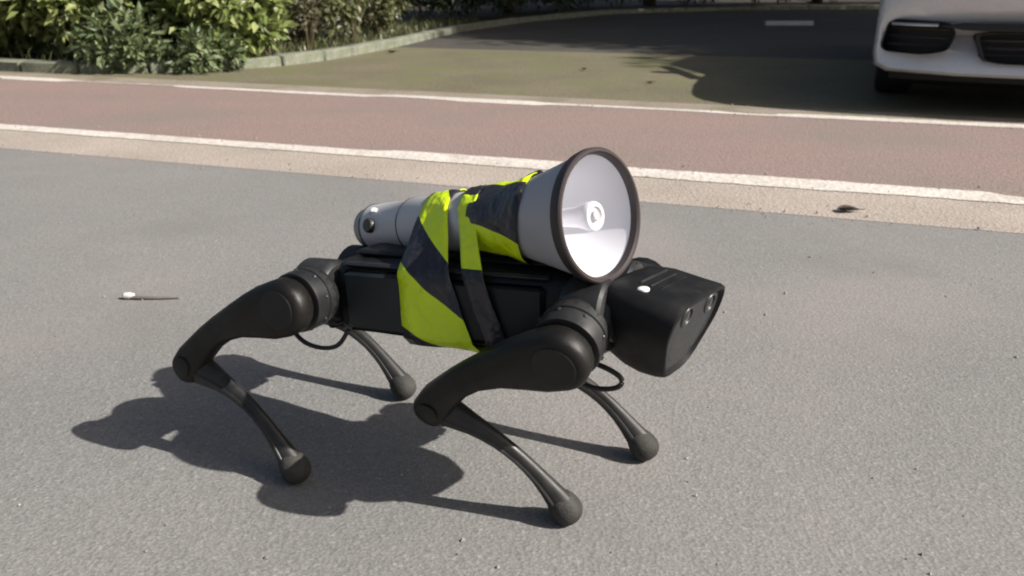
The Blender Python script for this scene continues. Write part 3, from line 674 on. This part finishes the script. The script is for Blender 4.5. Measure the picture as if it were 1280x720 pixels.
# grass tufts along the kerb inside the bed: one mass nobody could count
vv, ff = [], []; r = random.Random(31)
for p, q in zip(pts, pts[1:]):
    if not (-7 < p.x < 0 and p.y < 12): continue
    d = (q - p).normalized(); nrm = V((-d.y, d.x, 0))
    for i in range(120 if p.x > -2.4 else 50):
        c = p + d * r.uniform(0, .5) + nrm * r.uniform(.08, .75) + V((0, 0, BZ)); h = r.uniform(.04, .16); a = V((r.uniform(-.5, .5), r.uniform(-.5, .5), 1)).normalized(); s_ = V((r.uniform(-1, 1), r.uniform(-1, 1), 0)).normalized() * .004
        o = len(vv); bend = V((r.uniform(-1, 1), r.uniform(-1, 1), 0)) * h * .35
        vv += [c - s_, c + s_, c + a * h * .6 + s_ * .7, c + a * h * .6 - s_ * .7, c + a * h + bend]; ff += [(o, o + 1, o + 2, o + 3), (o + 3, o + 2, o + 4)]
g = link('grass', leaf_mesh('grass', vv, ff), m_leaf_c); g['kind'] = 'stuff'; g['label'] = 'short olive grass growing in the bed behind the kerb'; g['category'] = 'grass'
# dark shrubs in the shade beyond
hp_ = [(-.95, 11.6), (-.35, 13.2), (.45, 15.2), (1.5, 17.2), (2.8, 18.7), (4.6, 20.2), (6.6, 20.9), (8.8, 21.6), (11.2, 22.2), (13.8, 22.6)]
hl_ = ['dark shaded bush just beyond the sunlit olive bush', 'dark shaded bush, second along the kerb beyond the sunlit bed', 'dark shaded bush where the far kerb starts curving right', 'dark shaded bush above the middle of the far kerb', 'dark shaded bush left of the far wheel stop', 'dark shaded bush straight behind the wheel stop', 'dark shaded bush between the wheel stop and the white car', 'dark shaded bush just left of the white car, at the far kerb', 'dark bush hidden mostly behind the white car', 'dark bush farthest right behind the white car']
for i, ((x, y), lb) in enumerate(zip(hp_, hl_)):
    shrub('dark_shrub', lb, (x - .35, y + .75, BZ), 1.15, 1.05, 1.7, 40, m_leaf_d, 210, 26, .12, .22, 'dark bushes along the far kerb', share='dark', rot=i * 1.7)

# trees whose crowns shade the driveway and the car
def tree_meshes(seed):
    r = random.Random(seed)
    vv, ff = crown(seed, 2.9, 2.9, 2.2, 620, 44, .19, .55)
    fm = leaf_mesh('crown', vv, ff); tm = MB()
    tm.tube([V((0, 0, -5.6)), V((.03, .02, -5.3)), V((.05, -.03, -4)), V((-.04, .04, -2.4)), V((.02, 0, -.5)), V((.1, .05, 1.2))], [.24, .17, .145, .13, .09, .03], n=14)
    for i in range(9):
        a = i * .7 + r.uniform(-.3, .3); z = -2.4 + i * .28; e = V((math.cos(a), math.sin(a), 0)) * r.uniform(1.4, 2.3)
        tm.tube([V((0, 0, z)), e * .45 + V((0, 0, z + .7)), e + V((0, 0, z + 1.5))], [.07, .045, .012], n=8)
    return fm, tm.mesh('trunk')
tms = [tree_meshes(5), tree_meshes(6)]
for i, (x, y, lb) in enumerate(((-2.4, 13.2, 'unseen tree added behind the left shrubs to block sky light'), (-.1, 16.4, 'unseen tree added where the far kerb turns right to block sky light'), (3.4, 20.9, 'unseen tree added behind the wheel stop to block sky light'), (8.3, 23.2, 'unseen tree added farthest from the cycle lane to block sky light'))):  # unseen trees added so their crowns block sky light over the lot
    t = tag(empty('street_tree', (x, y, 0)), lb, 'tree', 'unseen trees added to block sky light'); t.rotation_euler.z = i * 1.3 + .4
    fm, tm = tms[i % 2]
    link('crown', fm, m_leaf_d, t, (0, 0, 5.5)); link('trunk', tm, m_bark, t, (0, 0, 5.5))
for i, (x, y, lb) in enumerate(((11.55, 4.72, 'leafy tree to the right of the white car, nearest the cycle lane'), (8.9, 9.0, 'leafy tree to the right rear of the white car, shading the driveway'), (12.3, 8.0, 'leafy tree well to the right of the white car'), (7.4, 12.6, 'leafy tree straight behind the white car, left of the others'), (11.2, 12.4, 'leafy tree behind the white car, right of its neighbour'), (15.1, 4.1, 'leafy tree farthest right along the cycle lane'), (9.6, 16.6, 'leafy tree shading the far kerb'), (14.6, 15.6, 'leafy tree at the far right corner of the parking lot'))):
    x += .55; y -= .05
    t = tag(empty('street_tree', (x, y, 0)), lb, 'tree', 'trees shading the parking lot'); t.rotation_euler.z = i * 2.1
    fm, tm = tms[i % 2]
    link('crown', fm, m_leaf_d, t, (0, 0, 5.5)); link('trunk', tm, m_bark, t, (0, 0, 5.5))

# ---------------------------------------------------------------- wheel stop and litter
ws = tag(empty('wheel_stop', (4.21, 12.8, 0)), 'pale concrete wheel stop on the shaded parking lot left of the white car', 'wheel stop')
pr = [(-.05, 0), (-.05, .03), (-.032, .065), (.032, .065), (.05, .03), (.05, 0)]
obj('block', MB().rings([[V((x, a * (1 if 0 else 1), c)) for a, c in pr] for x in (-.36, -.35, .35, .36)]), mat('pale_concrete', (.42, .42, .40), rough=.8, var=(.5, .5, .48), scale=10), ws)
for s_ in (-1, 1): obj('bolt_cover', MB().lathe((s_ * .22, 0, .063), (0, 0, 1), [(0, .018), (.008, .018), (.012, .01)], n=10), m_trim, ws)

m_leafdry = mat('dead_leaf', (.030, .020, .015), rough=.7, var=(.05, .035, .025), scale=60)
def dead_leaf(name, label, loc, rz, ln, wd, curl, m, tip=None):
    b = MB(); N = 8; up_ = []; lo = []
    for i in range(N + 1):
        t = i / N; hw = wd * .5 * math.sin(math.pi * min(1, max(.02, t)) ** .8) + .001; z = curl * (t - .5) ** 2 * 4 * ln * .5 + .003
        up_.append([V((ln * (t - .5), -hw, z + hw * .7)), V((ln * (t - .5), 0, z)), V((ln * (t - .5), hw, z + hw * .5))])
        lo.append([p - V((0, 0, .0012)) for p in up_[-1]])
    rs = [u + l[::-1] for u, l in zip(up_, lo)]
    b.rings(rs); b.tube([V((ln * .5, 0, curl * ln * .5 + .003)), V((ln * .72, .004, .006))], [.0016, .001], n=6)
    o = obj(name, b, m, loc=loc); o.rotation_euler.z = rz
    return tag(o, label, 'leaf', 'litter on the ground')
dead_leaf('fallen_leaf', 'curled dark brown leaf on the pale gutter strip at right', (1.0, 2.30, .004), -.1, .066, .040, .10, m_leafdry)
tw = empty('twig', (-.785, 1.607, 0)); tag(tw, 'thin grey twig with a pale tip lying on the asphalt left of the robot', 'twig', 'litter on the ground')
obj('stick', MB().tube([V((-.05, .0, .006)), V((-.02, -.003, .005)), V((.03, -.002, .004)), V((.064, .001, .003))], [.0048, .0045, .0035, .002], n=8), mat('twig_bark', (.10, .092, .08), rough=.8, var=(.14, .13, .11), scale=60), tw)
obj('pale_tip', MB().lathe((-.056, 0, .0085), (1, 0, 0), [(0, .003), (.004, .0065), (.016, .0075), (.024, .005), (.026, .002)], n=10), mat('peeled_wood', (.55, .52, .48), rough=.6), tw)
dead_leaf('fallen_leaf', 'small dark leaf on the driveway edge by the kerb', (-1.13, 7.85, .004), .5, .10, .05, .3, m_leafdry)
dead_leaf('fallen_leaf', 'tiny brown leaf in the middle of the sunlit driveway', (.55, 6.30, .004), 1.9, .07, .035, .3, m_leafdry)
dead_leaf('fallen_leaf', 'tiny brown leaf on the driveway near the cycle lane line', (.92, 5.45, .004), .4, .06, .03, .3, m_leafdry)

# loose grit on the road and along the gutter: too small to pick apart
r = random.Random(77); b = MB()
for i in range(700):
    if i < 420: p = ST(r.uniform(-4, 3), r.choice((2.42, 2.44, 2.75, 2.90, 4.25, 4.6)) + r.gauss(0, .05), .004)
    else: p = ST(r.uniform(-2.2, 1.8), r.uniform(.3, 2.4), .001)
    k = r.uniform(.0012, .0042) * (1.5 if i < 420 else 1); e = [V((r.uniform(.6, 1.2) * k, 0, 0)), V((0, r.uniform(.6, 1.2) * k, 0)), V((0, 0, r.uniform(.5, .9) * k))]
    a = r.uniform(0, 3); R_ = M.Rotation(a, 3, 'Z')
    b.add([p + R_ @ q for q in (e[0], e[1], -e[0], -e[1], e[2] * 1.2, -e[2] * .3)], [(0, 1, 4), (1, 2, 4), (2, 3, 4), (3, 0, 4), (1, 0, 5), (2, 1, 5), (3, 2, 5), (0, 3, 5)])
g = obj('grit', b, mat('loose_grit', (.13, .12, .10), rough=.9, var=(.32, .30, .27), scale=30), smooth=0)
g['kind'] = 'stuff'; g['label'] = 'loose grit scattered on the asphalt and along the gutter'; g['category'] = 'grit'
